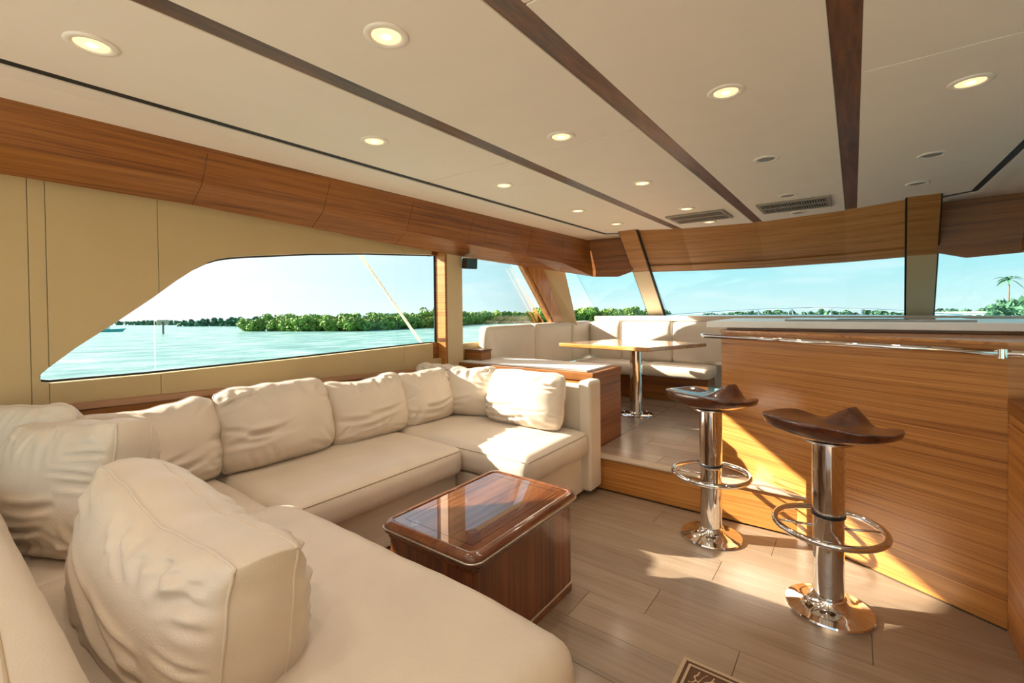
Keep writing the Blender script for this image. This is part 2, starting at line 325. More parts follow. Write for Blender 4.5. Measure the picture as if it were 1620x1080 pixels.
# --- ceiling panels
ce = struct(box('ceiling', (XL - .05, -1.6, ZC + 0.03), (XR + .05, 5.4, ZC + 0.07), mat('deckhead', (0.05, 0.04, 0.03), 0.8)))
S = [-1.447, -0.733, -0.019]; HW = 0.040
xs = [-2.135] + [v for s in S for v in (s - HW, s + HW)] + [0.668]
lanes = [(xs[0], xs[1], (2.0,)), (xs[2], xs[3], (2.0,)), (xs[4], xs[5], (1.0, 3.6)), (xs[6], xs[7], (2.0,))]
def front(x): return bow(x) + 0.03
for a, b, cuts in lanes:
    ys = [-1.6] + list(cuts) + [None]
    for y0, y1 in zip(ys, ys[1:]):
        if y1 is None:
            fr = [(x, front(x)) for x in (b, (a + b) / 2, a)]
            if a < -2.1: fr = [(b, front(b)), (-1.93, 4.69), (-2.135, 4.565)]
            if b > .6: fr = [(.668, 4.565), (.45, 4.69), (.40, 4.66), (a, front(a))]
            pts = [(a, y0 + .003), (b, y0 + .003)] + fr
        else: pts = [(a, y0 + .003), (b, y0 + .003), (b, y1 - .003), (a, y1 - .003)]
        slab('ceiling_panel', pts, ZC, ZC + .028, ceil_m, ce, bevel=0.002, segs=1)
for s, cuts in zip(S, ((3.2,), (3.05,), (1.83,))):
    ys = [-1.6] + list(cuts) + [front(s)]
    for y0, y1 in zip(ys, ys[1:]): box('walnut_strip', (s - HW + .001, y0 + .001, ZC + .004), (s + HW - .001, y1 - .001, ZC + .03), walnut, ce)
for sgn in (-1, 1):
    mx = (lambda x: x) if sgn < 0 else (lambda x: 2 * XC - x)
    slab('border_board', [(mx(-2.175), -1.6), (mx(-2.27), -1.6), (mx(-2.27), 4.68), (mx(-1.96), 4.88), (mx(-1.94), 4.76), (mx(-2.175), 4.607)], ZC - .004, ZC + .028, white_m, ce)
    slab('gap', [(mx(-2.136), -1.6), (mx(-2.1745), -1.6), (mx(-2.1745), 4.605), (mx(-1.945), 4.755), (mx(-1.94), 4.69), (mx(-2.136), 4.57)], ZC + .001, ZC + .027, black_m, ce)
    prism('cove_board', [(mx(-2.272), -1.6, ZC - .002), (mx(-2.50), -1.6, ZC - .014), (mx(-2.50), -1.6, ZC + .02), (mx(-2.272), -1.6, ZC + .02)], (0, 6.4, 0), ceil_m, ce)
    slab('cove_corner', [(mx(-2.50), 4.802), (mx(-2.272), 4.802), (mx(-2.27), 4.685), (mx(-1.96), 4.885), (mx(-1.93), 5.25), (mx(-2.50), 5.25)], ZC - .002, ZC + .028, ceil_m, ce)
# --- header over the windshield
hd = struct(empty('wall_front', (0, 0, 0)))
RK = 1.155
def wsh(x, z, off=0.0): return (x, bow(x) + (ZC - z) * RK + off, z)
hx = [-2.05, -1.75, -1.4, -1.07, -0.734, -0.4, -0.07, 0.25, 0.58]
def ws_strip(name, x0, x1, z0, z1, off, th, m, parent, n=6):
    bm = bmesh.new(); R = []
    for k in range(n + 1):
        x = x0 + (x1 - x0) * k / n
        R.append([bm.verts.new(wsh(x, z, o)) for z, o in ((z0, off), (z1, off), (z1, off + th), (z0, off + th))])
    for p, q_ in zip(R, R[1:]):
        for k in range(4): bm.faces.new((p[k], p[(k + 1) % 4], q_[(k + 1) % 4], q_[k]))
    bm.faces.new(R[0]); bm.faces.new(R[-1][::-1]); return bmobj(name, bm, m, parent)
header_w = wood('teak_header', (0.22, 0.09, 0.02), (0.36, 0.16, 0.04), (0.44, 0.21, 0.06), (0.6, 0.6, 36), rough=0.4, coat=0.15, coatr=0.2)
ws_strip('header_panel', -1.82, 0.345, 1.66, 2.01, 0.0, 0.05, header_w, hd, 16)
ws_strip('header_lip', -1.82, 0.345, 1.60, 1.66, -0.018, 0.07, header_w, hd, 16)
prism('header_panel', [(-2.7, 5.06, 1.66), (-1.97, 5.06, 1.66), (-1.97, 5.06, 2.0), (-2.7, 5.06, 2.0)], (0, .04, 0), header_w, hd)
prism('header_panel', [(0.50, 5.06, 1.66), (1.25, 5.06, 1.66), (1.25, 5.06, 2.0), (0.50, 5.06, 2.0)], (0, .04, 0), header_w, hd)
# windshield mullions
for sgn, nm in ((-1, 'trim_6'), (1, 'trim_7')):
    mu = struct(empty(nm, (0, 0, 0)))
    mx = (lambda x: x) if sgn < 0 else (lambda x: 2 * XC - x)
    def mq(z, xa, xb, yo): 
        y = 4.52 + (ZC - z) * RK
        return (mx(xa), y + yo, z), (mx(xb), y + yo - .0, z)
    for nme, z0, z1, m_ in (('teak_face', 1.60, 2.0, header_w), ('upholstered_face', 1.06, 1.60, post_vinyl)):
        s0 = (ZC - z0) * -.07; s1 = (ZC - z1) * -.07
        a, b = mq(z1, -1.975 + s1, -1.79 + s1, 0); c, d = mq(z0, -1.975 + s0, -1.79 + s0, 0)
        prism(nme, [a, b, d, c], (0, .05, 0), m_, mu)
    for xo in (-1.985, -1.789):
        a, b = mq(2.0, xo, xo + .010, .012); c, d = mq(1.06, xo - .066, xo - .056, .012)
        prism('gasket', [a, b, d, c], (0, .05, 0), black_m, mu)
# windshield glass and its sill
for nm, x0, x1, off in (('window_3', -2.72, -1.97, .55), ('window_4', -1.86, 0.39, .05), ('window_5', 0.50, 1.26, .55)):
    wd = struct(empty(nm, (0, 0, 0))); ws_strip('pane', x0, x1, 1.05, 1.66, off, 0.006, glass, wd, 10)
sill = struct(empty('trim_8', (0, 0, 0)))
ledge = [(-2.64, 5.22), (1.26, 5.22), (1.26, 5.05), (1.26, 5.06), (0.6, 5.65), (-0.07, 5.90), (-.734, 6.02), (-1.4, 5.90), (-2.05, 5.65), (-2.7, 5.12)]
ledge = [(-2.60, 5.215), (1.20, 5.215), (0.6, 5.62), (-0.07, 5.90), (-.734, 6.0), (-1.4, 5.90), (-2.05, 5.62)]
slab('ledge_board', ledge, 1.070, 1.100, stone, sill, bevel=0.004)
slab('ledge_lip', [(-2.60, 5.205), (1.20, 5.205), (1.20, 5.214), (-2.60, 5.214)], 1.045, 1.10, mat('pale_trim', (0.62, 0.50, 0.38), 0.4), sill)
box('ledge_support', (-2.6, 5.36, 0.3), (1.2, 5.42, 1.068), gel, sill)

# ================================================================= OVERHEAD LOCKERS
LK = {}
def lk_sec(y):
    """four profile points (x, z) at station y (left side): top, rail, knee, bottom"""
    xt = -2.47; f = max(0, min(1, (y - 3.4) / 1.5))
    xb = -2.69 + 0.27 * f; xk = -2.56 + 0.13 * f
    zb = interp([(-1.6, 1.78), (0.25, 1.765), (0.95, 1.745), (1.6, 1.715), (2.3, 1.675), (3.4, 1.64), (4.9, 1.563)], y)
    zk = zb + 0.085
    return [(xt, 1.995), (xt - .012, 1.965), (xk, zk), (xb, zb)]
def lk_piece(name, y0, y1, i0, i1, mx, parent, m=locker_w, inset=0.0):
    bm = bmesh.new(); R = []; ys = [y0 + .0015] + [y for y in (3.4,) if y0 < y < y1] + [y1 - .0015]
    for y in ys:
        pr = lk_sec(y)[i0:i1 + 1]; pr = [(x - inset, z) for x, z in pr]
        out = [(x - .018, z + .004) for x, z in reversed(pr)]
        R.append([bm.verts.new((mx(x), y, z)) for x, z in pr + out])
    n = len(R[0])
    for p, q_ in zip(R, R[1:]):
        for k in range(n): bm.faces.new((p[k], p[(k + 1) % n], q_[(k + 1) % n], q_[k]))
    bm.faces.new(R[0]); bm.faces.new(R[-1][::-1]); return bmobj(name, bm, m, parent)
for sgn, side in ((-1, 'left'), (1, 'right')):
    mx = (lambda x: x) if sgn < 0 else (lambda x: 2 * XC - x)
    L = tag(empty('overhead_locker', (0, 0, 0)), 'long run of teak overhead lockers above the big swept window' if sgn < 0 else 'teak overhead locker at the forward starboard corner, at right edge of view', 'cabinet', None)
    lk_piece('top_rail', -1.6, 4.84, 0, 1, mx, L)
    lk_piece('fixed_panel', -1.6, 0.90, 1, 3, mx, L)
    for a, b in ((.90, 1.54), (1.54, 2.18), (2.18, 2.82)): lk_piece('locker_door', a, b, 1, 3, mx, L)
    lk_piece('fixed_panel', 2.82, 3.02, 1, 3, mx, L)
    for a, b in ((3.02, 3.65), (3.65, 4.25), (4.25, 4.84)): lk_piece('locker_door', a, b, 1, 2, mx, L)
    for a, b in ((3.02, 3.65), (3.65, 4.25), (4.25, 4.84)): lk_piece('lower_facet', a, b, 2, 3, mx, L)
    # return panel facing aft at the forward corner
    s = lk_sec(4.84)
    q = lambda a: [(mx(x), y, z) for x, y, z in a]
    ry = lambda x: 4.844 + (x + 2.47) * .17
    prism('return_panel', q([(s[0][0] - .03, ry(s[0][0]), 1.995), (-1.96, ry(-1.96), 1.995), (-1.985, ry(-1.985), 1.642), (s[2][0] - .03, ry(s[2][0]), s[2][1])]), (0, .03, 0), locker_w, L)
    prism('return_facet', q([(s[2][0] - .03, ry(s[2][0]), s[2][1] - .001), (-1.985, ry(-1.985), 1.641), (-2.0, ry(-2.0), 1.605), (-2.16, ry(-2.16), 1.553), (s[3][0] - .02, 4.850, s[3][1])]), (0, .03, 0), locker_w, L)

# ================================================================= CEILING LIGHTS AND VENTS
def downlight(x, y, on, lab):
    t = tag(empty('ceiling_light', (x, y, ZC)), lab, 'light', 'recessed ceiling lights' )
    bm = bmesh.new(); n = 32; R = []
    for r, z in ((0.042, 0.010), (0.042, -0.002), (0.046, -0.006), (0.060, -0.0065), (0.064, -0.003), (0.064, 0.001)):
        R.append([bm.verts.new((r * math.cos(2 * PI * k / n), r * math.sin(2 * PI * k / n), z)) for k in range(n)])
    for p, q_ in zip(R, R[1:]):
        for k in range(n): bm.faces.new((p[k], p[(k + 1) % n], q_[(k + 1) % n], q_[k]))
    bmobj('trim_ring', bm, white_m, t, smooth=True)
    lathe('lens', [(0.0415, -0.001), (0.041, -.0035), (0.02, -.0045), (0.0, -.005)], lamp_on if on else lamp_off, t, n=24)
    if on:
        lathe('bulb', [(0.015, -.0046), (0.012, -.0070), (0.0, -.008)], lamp_core, t, n=16)
        ld = bpy.data.lights.new('lamp', 'SPOT'); lo = bpy.data.objects.new('lamp', ld); COL.objects.link(lo); lo.parent = t
        lo.location = (0, 0, -.02); ld.energy = LAMP_W; ld.color = (1.0, 0.86, 0.70); ld.spot_size = math.radians(150); ld.spot_blend = 1.0; ld.shadow_soft_size = 0.04
    return t
LANE = {-1.81: 'port outer', -1.09: 'port inner', -0.382: 'starboard inner', 0.337: 'starboard outer'}
LN = {-1.81: 'between black gap and first dark strip', -1.09: 'between first and second dark strips', -0.382: 'between second and third dark strips', 0.337: 'right of the third dark strip'}
ordw = ['nearest', 'second', 'third', 'fourth', 'fifth']
for x, ys in ((-1.81, (0.356, 1.354, 2.351, 3.343, 4.10)), (-1.09, (0.863, 1.855, 2.872, 3.845, 4.581)), (-0.382, (1.858, 2.836, 3.87, 4.633)), (0.337, (2.325, 3.323, 4.046))):
    for i, y in enumerate(ys):
        on = x < -1 or i == 0
        downlight(x, y, on, f"{ordw[i]} {'glowing warm' if on else 'unlit'} round recessed ceiling light {LN[x]}")
for x in (-1.09, -0.382, .337): 
    for y in (-0.15, -1.1): downlight(x, y, True, 'glowing round recessed ceiling light behind the camera')
def vent(x0, x1, y0, y1, lab):
    t = tag(empty('ceiling_vent', ((x0 + x1) / 2, (y0 + y1) / 2, ZC)), lab, 'vent', 'ceiling air vents')
    hx_, hy = (x1 - x0) / 2, (y1 - y0) / 2; f = .028
    box('duct', (-hx_ + f, -hy + f, -.004), (hx_ - f, hy - f, -.001), grille_dark, t)
    for a, b, c, d in ((-hx_, -hy, hx_, -hy + f), (-hx_, hy - f, hx_, hy), (-hx_, -hy + f, -hx_ + f, hy - f), (hx_ - f, -hy + f, hx_, hy - f), (-hx_ + f, -.018, hx_ - f, .018)):
        box('frame_bar', (a, b, -.014), (c, d, -.001), grille_m, t, bevel=0.002, segs=1)
    n = 26
    for k in range(n):
        x = -hx_ + f + (k + .5) * (2 * hx_ - 2 * f) / n
        for a, b in ((-hy + f, -.018), (.018, hy - f)): box('grille_slat', (x - .003, a, -.012), (x + .003, b, -.004), grille_m, t)
vent(-1.335, -0.86, 4.055, 4.46, 'bronze slatted ceiling vent left of the second dark ceiling strip')
vent(-0.622, -0.137, 4.06, 4.46, 'bronze slatted ceiling vent right of the second dark ceiling strip')

# ================================================================= SOFT SHAPES
def soft_box(name, lo, hi, r, m, parent=None, dome=0.0, wr=0.004, seed=1, res=0.03, stitch=()):
    """dense rounded box with a puffed top and shallow wrinkles"""
    lo, hi = Vector(lo), Vector(hi); c = (lo + hi) / 2; h = (hi - lo) / 2
    n = [max(4, int((hi[i] - lo[i]) / res)) for i in range(3)]
    bm = bmesh.new(); V = {}
    def key(p): return tuple(round(a, 5) for a in p)
    def pos(u, v, w):
        p = Vector((u * h.x, v * h.y, w * h.z)); q_ = Vector([max(-h[i] + r, min(h[i] - r, p[i])) for i in range(3)])
        d = p - q_
        if d.length > 1e-9: p = q_ + d.normalized() * min(r, d.length)
        e = (1 - u * u) * (1 - v * v)
        if w > 0: p.z += dome * (e ** .45) * max(0, w)
        for ax, uu in ((0, u), (1, v)):
            o_ = v if ax == 0 else u
            p[ax] += uu * 0.012 * (1 - o_ * o_) * (1 - w * w)
        P = p + c
        a = noise.noise(P * 3.1 + Vector((seed * 7.1, 0, 0))) * 1.6 + noise.noise(Vector((P.x * 14, P.y * 5, P.z * 9)) + Vector((seed, 3, 1))) * .55 + noise.noise(Vector((P.x * 5, P.y * 17, P.z * 9)) + Vector((seed, 9, 1))) * .45
        nn = d.normalized() if d.length > 1e-9 else Vector((0, 0, 1))
        P += nn * a * wr
        return P
    def vert(u, v, w):
        k = key((u, v, w))
        if k not in V: V[k] = bm.verts.new(pos(u, v, w))
        return V[k]
    for st_ in stitch:
        ww = 1 - .30 * r / h.z; pts = [pos(*((s_, t, ww) if a_ == 'x' else (t, s_, ww))) + Vector(((s_, 0, .6) if a_ == 'x' else (0, s_, .6))) * .0005 for a_, s_ in (st_,) for t in [-.96 + 1.92 * k_ / 60 for k_ in range(61)]]
        tube('stitched_seam', pts, .0024, thread_m, parent, n=5)
    def face(f, A, B):
        for i in range(A):
            for j in range(B):
                q_ = [(-1 + 2 * a / A, -1 + 2 * b / B) for a, b in ((i, j), (i + 1, j), (i + 1, j + 1), (i, j + 1))]
                try: bm.faces.new([vert(*f(a, b)) for a, b in q_])
                except ValueError: pass
    face(lambda a, b: (a, b, 1), n[0], n[1]); face(lambda a, b: (a, b, -1), n[0], n[1])
    face(lambda a, b: (a, 1, b), n[0], n[2]); face(lambda a, b: (a, -1, b), n[0], n[2])
    face(lambda a, b: (1, a, b), n[1], n[2]); face(lambda a, b: (-1, a, b), n[1], n[2])
    return bmobj(name, bm, m, parent, smooth=True)
def pillow_surface(w, h, t, seed, nwr, amp, sag, n=54, corner=1.0):
    R = random.Random(seed); cr = []
    for k in range(nwr):
        side = R.choice('LRTTTBCCCC'); s = R.uniform(-.9, .9)
        if side == 'C': p = (R.choice((-.95, .95)), R.choice((-.9, .95))); ang = math.atan2(-p[1], -p[0]) + R.uniform(-.7, .7)
        else:
            p = {'L': (-1, s), 'R': (1, s), 'T': (s, 1), 'B': (s, -1)}[side]; ang = {'L': 0, 'R': PI, 'T': -PI / 2, 'B': PI / 2}[side] + R.uniform(-.5, .5)
        cr.append((p[0], p[1], math.cos(ang), math.sin(ang), R.uniform(.25, .8), R.uniform(.03, .075), R.uniform(.4, 1) * amp, R.uniform(-.5, .5)))
    for k in range(3):                                       # long slumped folds across the lower third
        cr.append((R.uniform(-.9, -.3), R.uniform(-.75, -.1), math.cos(-.25), math.sin(R.uniform(-.3, .1)), R.uniform(.6, 1.4), R.uniform(.04, .07), amp * 1.1, .25))
    def edge(u, v):
        x = w / 2 * u * (1 - .02 * (1 - v * v) - .085 * corner * v ** 6); y = h / 2 * v * (1 - .015 * (1 - u * u) - .10 * corner * u ** 6)
        if v > 0: y -= sag * (v ** 2) * max(0, 1 - abs(u + .1) * 1.2) ** .8
        y += .010 * v * v * noise.noise(Vector((u * 3.3, seed * 3.1, v))) * (1 if v > 0 else .4)
        x += .012 * noise.noise(Vector((seed * 1.7, v * 2.2, u)))
        return x, y
    def prof(u, v, s):
        a = max(0, (1 - abs(u) ** 2.6)) * max(0, (1 - abs(v) ** 2.4)); z = t / 2 * a ** .42
        z *= 1.0 + (-.16 * v)                                 # fuller at the bottom
        for (px, py, dx, dy, L, s_, A, cv) in cr:
            ru, rv = u - px, v - py; al = ru * dx + rv * dy
            if -.05 < al < L:
                pe = -ru * dy + rv * dx - cv * al * al
                if abs(pe) < .28:
                    f = math.sin(PI * min(1, max(0, (al + .05) / (L + .05))) ** .6)
                    z += A * f * (-math.exp(-(pe / s_) ** 2) + .6 * math.exp(-((abs(pe) - 1.9 * s_) / s_) ** 2)) * min(1, a * 4)
        z += .010 * noise.noise(Vector((u * 1.7, v * 1.7, seed * 2.3 + s * 5))) * min(1, a * 3)
        return z
    return edge, prof
def pillow(name, w, h, t, loc, rot, seed, lab, m=leather, corner=1.0, nwr=22, amp=.013, sag=.0, n=56, group=None, lean_curve=0.0, box_edge=0.0):
    """w along local x, h along local z, thickness along local y (front = -y)"""
    edge, prof = pillow_surface(w, h, t, seed, nwr, amp, sag, n, corner)
    bm = bmesh.new(); F, B = [], []
    for i in range(n + 1):
        fr, br = [], []
        for j in range(n + 1):
            u = math.sin(PI / 2 * (-1 + 2 * i / n)); v = math.sin(PI / 2 * (-1 + 2 * j / n)); u = .6 * u + .4 * (-1 + 2 * i / n); v = .6 * v + .4 * (-1 + 2 * j / n)
            x, z = edge(u, v); th = prof(u, v, 1); bd = lean_curve * v * v
            fr.append(bm.verts.new((x, -th - box_edge - .002 + bd, z)))
            border = i in (0, n) or j in (0, n)
            br.append(bm.verts.new((x, prof(u * .999, v, 2) * .8 + box_edge + .002 + bd, z)))
        F.append(fr); B.append(br)
    for i in range(n):
        for j in range(n):
            bm.faces.new((F[i][j], F[i + 1][j], F[i + 1][j + 1], F[i][j + 1])); bm.faces.new((B[i][j], B[i][j + 1], B[i + 1][j + 1], B[i + 1][j]))
    ringF = [F[i][0] for i in range(n)] + [F[n][j] for j in range(n)] + [F[i][n] for i in range(n, 0, -1)] + [F[0][j] for j in range(n, 0, -1)]
    ringB = [B[i][0] for i in range(n)] + [B[n][j] for j in range(n)] + [B[i][n] for i in range(n, 0, -1)] + [B[0][j] for j in range(n, 0, -1)]
    seamp = [((a.co + b.co) / 2) for a, b in zip(ringF, ringB)]
    sF = [a.co.copy() for a in ringF]; sB = [b.co.copy() for b in ringB]
    nr = len(ringF); ctr_ = Vector((0, 0, 0)); rows = [ringF]
    for f in ((.33, .66) if box_edge else (.5,)):
        row = []
        for k in range(nr):
            p = ringF[k].co.lerp(ringB[k].co, f); o_ = Vector((p.x / w, 0, p.z / h)); o_.normalize()
            row.append(bm.verts.new(p + o_ * (box_edge * .22 + .001)))
        rows.append(row)
    rows.append(ringB)
    for ra_, rb2 in zip(rows, rows[1:]):
        for k in range(nr):
            k2 = (k + 1) % nr; bm.faces.new((ra_[k], rb2[k], rb2[k2], ra_[k2]))
    t_ = empty(name, loc); t_.rotation_euler = rot; tag(t_, lab, 'cushion', group)
    body = bmobj('pillow_body', bm, m, t_, smooth=True)
    if box_edge:
        tube('welt', sF[::2], .0035, m, t_, n=6, closed=True); tube('welt', sB[::2], .0035, m, t_, n=6, closed=True)
    else: tube('piping', seamp[::2], .0045, m, t_, n=6, closed=True)
    return t_

# ================================================================= SOFA (L and U sectional)
SEAT = 0.42
sofa = tag(empty('sectional_sofa', (-2.0, 1.2, 0)), 'large cream leather U-shaped sectional sofa under the swept window', 'sofa')
def rel(p): return (p[0] + 2.0, p[1] - 1.2, p[2])
def sb(name, lo, hi, r, **kw): return soft_box(name, rel(lo), rel(hi), r, leather, sofa, **kw)
bs = leather2
def bb(name, lo, hi, **kw): return box(name, rel(lo), rel(hi), kw.pop('m', bs), sofa, **kw)
bb('base', (-2.70, -.10, 0.02), (-1.86, 1.93, 0.26), bevel=.01); bb('base', (-2.70, 1.935, 0.02), (-1.40, 2.70, 0.26), bevel=.01); bb('base', (-1.855, -.10, 0.02), (-.56, .87, 0.26), bevel=.01)
sb('seat_cushion', (-2.62, .90, .262), (-1.78, 1.915, SEAT), .045, dome=.018, wr=.0035, seed=2, stitch=(('x', 1),))
sb('seat_cushion', (-2.62, .10, .262), (-1.84, .895, SEAT), .045, dome=.016, wr=.0035, seed=3)
sb('seat_cushion', (-2.62, 1.92, .262), (-1.345, 2.60, SEAT), .045, dome=.02, wr=.006, seed=4, stitch=(('x', 1), ('y', -1)))
sb('seat_cushion', (-1.835, .10, .262), (-.50, .93, .45), .06, dome=.03, wr=.004, seed=5, stitch=())
bb('back_board', (-2.72, -.1, .262), (-2.64, 2.72, .68), bevel=.02, segs=3)
bb('back_board', (-2.63, 2.63, .262), (-1.375, 2.72, .70), bevel=.02, segs=3)
bb('end_board', (-1.425, 2.60, .03), (-1.335, 2.76, .735), bevel=.022, segs=4)
sb('backrest', (-2.63, -.28, .30), (-.30, .165, .665), .06, dome=.015, wr=.004, seed=6, res=.03)
tube('backrest_seam', [rel((x, .085 + .004 * math.sin(x * 9), .676)) for x in [-2.5 + k * .05 for k in range(44)]], .003, thread_m, sofa, n=5)
# stitched seams near the front edges of the seats
def seam(pts): tube('stitched_seam', [rel(p) for p in pts], .0028, thread_m, sofa, n=5)
# loose back cushions along the window
P = math.radians
pillow('back_cushion', .60, .40, .29, (-2.45, .615, .61), (P(-14), 0, P(90)), 11, 'cream leather back cushion under the window, first from aft, half hidden by the throw cushions', sag=.03, group=None, nwr=26)
pillow('back_cushion', .59, .42, .30, (-2.44, 1.18, .62), (P(-14), 0, P(90)), 12, 'cream leather back cushion under the window, second from aft, plump and square', nwr=24)
pillow('back_cushion', .57, .40, .29, (-2.44, 1.735, .60), (P(-14), 0, P(90)), 13, 'cream leather back cushion under the window, third from aft, with a dipped top edge', sag=.035, nwr=26)
pillow('back_cushion', .50, .38, .28, (-2.43, 2.20, .595), (P(-14), 0, P(92)), 24, 'cream leather back cushion under the window, next to the forward corner', nwr=28, sag=.01)
pillow('corner_cushion', .46, .37, .25, (-2.30, 2.52, .60), (P(-16), 0, P(18)), 15, 'cream leather cushion in the forward sofa corner, narrow, half lit by sun', nwr=28, sag=.02)
pillow('back_cushion', .62, .37, .25, (-1.77, 2.50, .60), (P(-12), 0, P(-2)), 16, 'wide cream leather cushion by the sofa end board, against the cabinet', nwr=26)
pillow('corner_cushion', .40, .30, .18, (-2.56, 2.50, .63), (P(-10), P(6), P(45)), 17, 'crumpled cream cushion behind the forward corner cushions', nwr=20)
# big cushions along the aft backrest, seen from behind
pillow('throw_cushion', .80, .34, .23, (-1.30, .385, .585), (P(6), P(-3), P(182)), 31, 'largest cream leather cushion in the foreground with double stitched edge', amp=.013, nwr=34, sag=.03, n=84, box_edge=.058, corner=.25)
pillow('throw_cushion', .54, .42, .22, (-2.15, .35, .61), (P(10), P(5), P(200)), 32, 'cream leather cushion standing directly behind the largest foreground cushion', amp=.013, nwr=28, n=74, box_edge=.05, corner=.35)
pillow('throw_cushion', .46, .40, .20, (-2.475, .25, .665), (P(10), P(3), P(212)), 33, 'cream leather cushion at the aft port corner, leaning on the wall', amp=.010, nwr=24, n=60)

# ================================================================= COFFEE TABLE
TX0, TX1, TY0, TY1 = -1.405, -0.957, 1.065, 1.72
ct = tag(empty('coffee_table', ((TX0 + TX1) / 2, (TY0 + TY1) / 2, 0)), 'glossy dark rosewood box coffee table with framed top beside the sofa', 'table')
hx_, hy_ = (TX1 - TX0) / 2, (TY1 - TY0) / 2
def rrect(hx, hy, r, n=8):
    out = []
    for cx, cy, a0 in ((hx - r, hy - r, 0), (-hx + r, hy - r, 90), (-hx + r, -hy + r, 180), (hx - r, -hy + r, 270)):
        for k in range(n + 1):
            a = math.radians(a0 + 90 * k / n); out.append((cx + r * math.cos(a), cy + r * math.sin(a)))
    return out
slab('body', rrect(hx_ - .012, hy_ - .012, .018, 4), .03, .36, tbl_side, ct)
slab('plinth', rrect(hx_ - .008, hy_ - .008, .02, 4), .0, .03, tbl_rim, ct, bevel=.006, segs=3)
bm = bmesh.new(); add_tube(bm, [(x, y, .0345) for x, y in rrect(hx_ - .010, hy_ - .010, .02, 4)], .004, 8, closed=True); bmobj('base_bead', bm, steel, ct, smooth=True)
slab('apron', rrect(hx_ - .004, hy_ - .004, .03, 8), .36, .378, tbl_rim, ct, bevel=.005, segs=3)
bm = bmesh.new(); R = []
for ins, z in ((.012, .378), (.002, .384), (0, .393), (0, .402), (.002, .412), (.010, .420), (.022, .4235), (.030, .422), (.0305, .4195)):
    R.append([bm.verts.new((x, y, z)) for x, y in rrect(hx_ + .012 - ins, hy_ + .012 - ins, .045 - ins * .5, 10)])
for p, q_ in zip(R, R[1:]):
    for k in range(len(p)): bm.faces.new((p[k], p[(k + 1) % len(p)], q_[(k + 1) % len(p)], q_[k]))
bm.faces.new(R[0][::-1]); bmobj('rim', bm, tbl_rim, ct, smooth=True)
slab('top_panel', rrect(hx_ - .0185, hy_ - .0185, .03, 8), .38, .4192, tbl_top, ct)
inl = rrect(hx_ - .055, hy_ - .055, .004, 2)
bm = bmesh.new(); L_ = len(inl)
inn = rrect(hx_ - .058, hy_ - .058, .004, 2)
a = [bm.verts.new((x, y, .4195)) for x, y in inl]; b = [bm.verts.new((x, y, .4195)) for x, y in inn]
for k in range(L_): bm.faces.new((a[k], a[(k + 1) % L_], b[(k + 1) % L_], b[k]))
bmobj('inlay_line', bm, mat('dark_inlay', (.02, .006, .003), .2, coat=1.0), ct)
bm = bmesh.new(); add_tube(bm, [(x, y, .398) for x, y in rrect(hx_ + .0125, hy_ + .0125, .045, 10)], .0035, 8, closed=True); bmobj('rim_bead', bm, steel, ct, smooth=True)

# ================================================================= BAR, COUNTER, RAIL
PA, PB = Vector((.449, 2.411, 0)), Vector((-.65, 3.0, 0)); pd = (PB - PA).normalized(); pn = Vector((-pd.y, pd.x, 0))
if pn.y > 0: pn = -pn                                       # towards the stools
bar = tag(empty('bar', (-.1, 2.9, 0)), 'tall teak fronted bar running diagonally behind the two stools', 'bar')
def rb(p): return (p[0] + .1, p[1] - 2.9, p[2])
body = [(-.648, 3.0), (.449, 2.411), (1.27, 2.411), (1.27, 3.55), (-.648, 3.55)]
bm = bmesh.new(); add_prism(bm, [rb((x, y, .0)) for x, y in body], (0, 0, 1.045)); bmobj('front_panel', bm, teak, bar)
bm = bmesh.new(); add_prism(bm, [rb((x, y, 1.046)) for x, y in [(-.655, 2.992), (.449, 2.401), (1.27, 2.401), (1.27, 3.55), (-.655, 3.55)]], (0, 0, .012)); bmobj('shelf', bm, teak_x, bar)
bm = bmesh.new(); add_prism(bm, [rb((x, y, 1.059)) for x, y in [(-.62, 3.02), (1.26, 3.02), (1.26, 3.5), (-.62, 3.5)]], (0, 0, .014)); bmobj('upper_fascia', bm, teak_x, bar)
e1 = PA + (PB - PA) * .28
bm = bmesh.new(); add_prism(bm, [rb(tuple(PA + pn * .001)), rb(tuple(PB + pn * .001)), rb(tuple(PB + pn * .006)), rb(tuple(PA + pn * .006))], (0, 0, .004)); bmobj('base_seam', bm, seam_m, bar)
ctr = tag(slab('countertop', [(-.72, 2.95), (1.27, 2.95), (1.27, 3.75), (-.72, 3.75)], 1.074, 1.112, stone, bevel=.004), 'long white stone countertop on the bar', 'countertop')
hob = tag(empty('cooktop', (.075, 3.30, 1.112)), 'thin grey glass cooktop lying on the white countertop', 'cooktop')
box('glass_plate', (-.40, -.2, .0005), (.40, .22, .010), hob_m, hob, bevel=.002); box('control_strip', (-.15, -.19, .0105), (.15, -.16, .013), plastic, hob)
hr = tag(empty('handrail', (-.1, 2.7, 0)), 'polished steel handrail across the top of the bar front', 'rail')
def rh(p): return (p[0] + .1, p[1] - 2.7, p[2])
ra, rb_ = PA + pn * .045, PB + pd * .10 + pn * .045
tube('rail_tube', [rh((ra.x, ra.y, 1.02)), rh((rb_.x, rb_.y, 1.02))], .0125, chrome, hr, n=20)
lathe('end_cap', [(.0, -.0135), (.013, -.012), (.0135, 0), (.013, .012), (0, .0135)], chrome, hr, n=16, c=rh((rb_.x, rb_.y, 1.02)))
for f in (.02, .45, .62, .97):
    p = PA + (PB - PA) * f
    tube('bracket', [rh((p.x, p.y, 1.02)), rh((p.x + pn.x * .045, p.y + pn.y * .045, 1.02))], .006, chrome, hr, n=10)
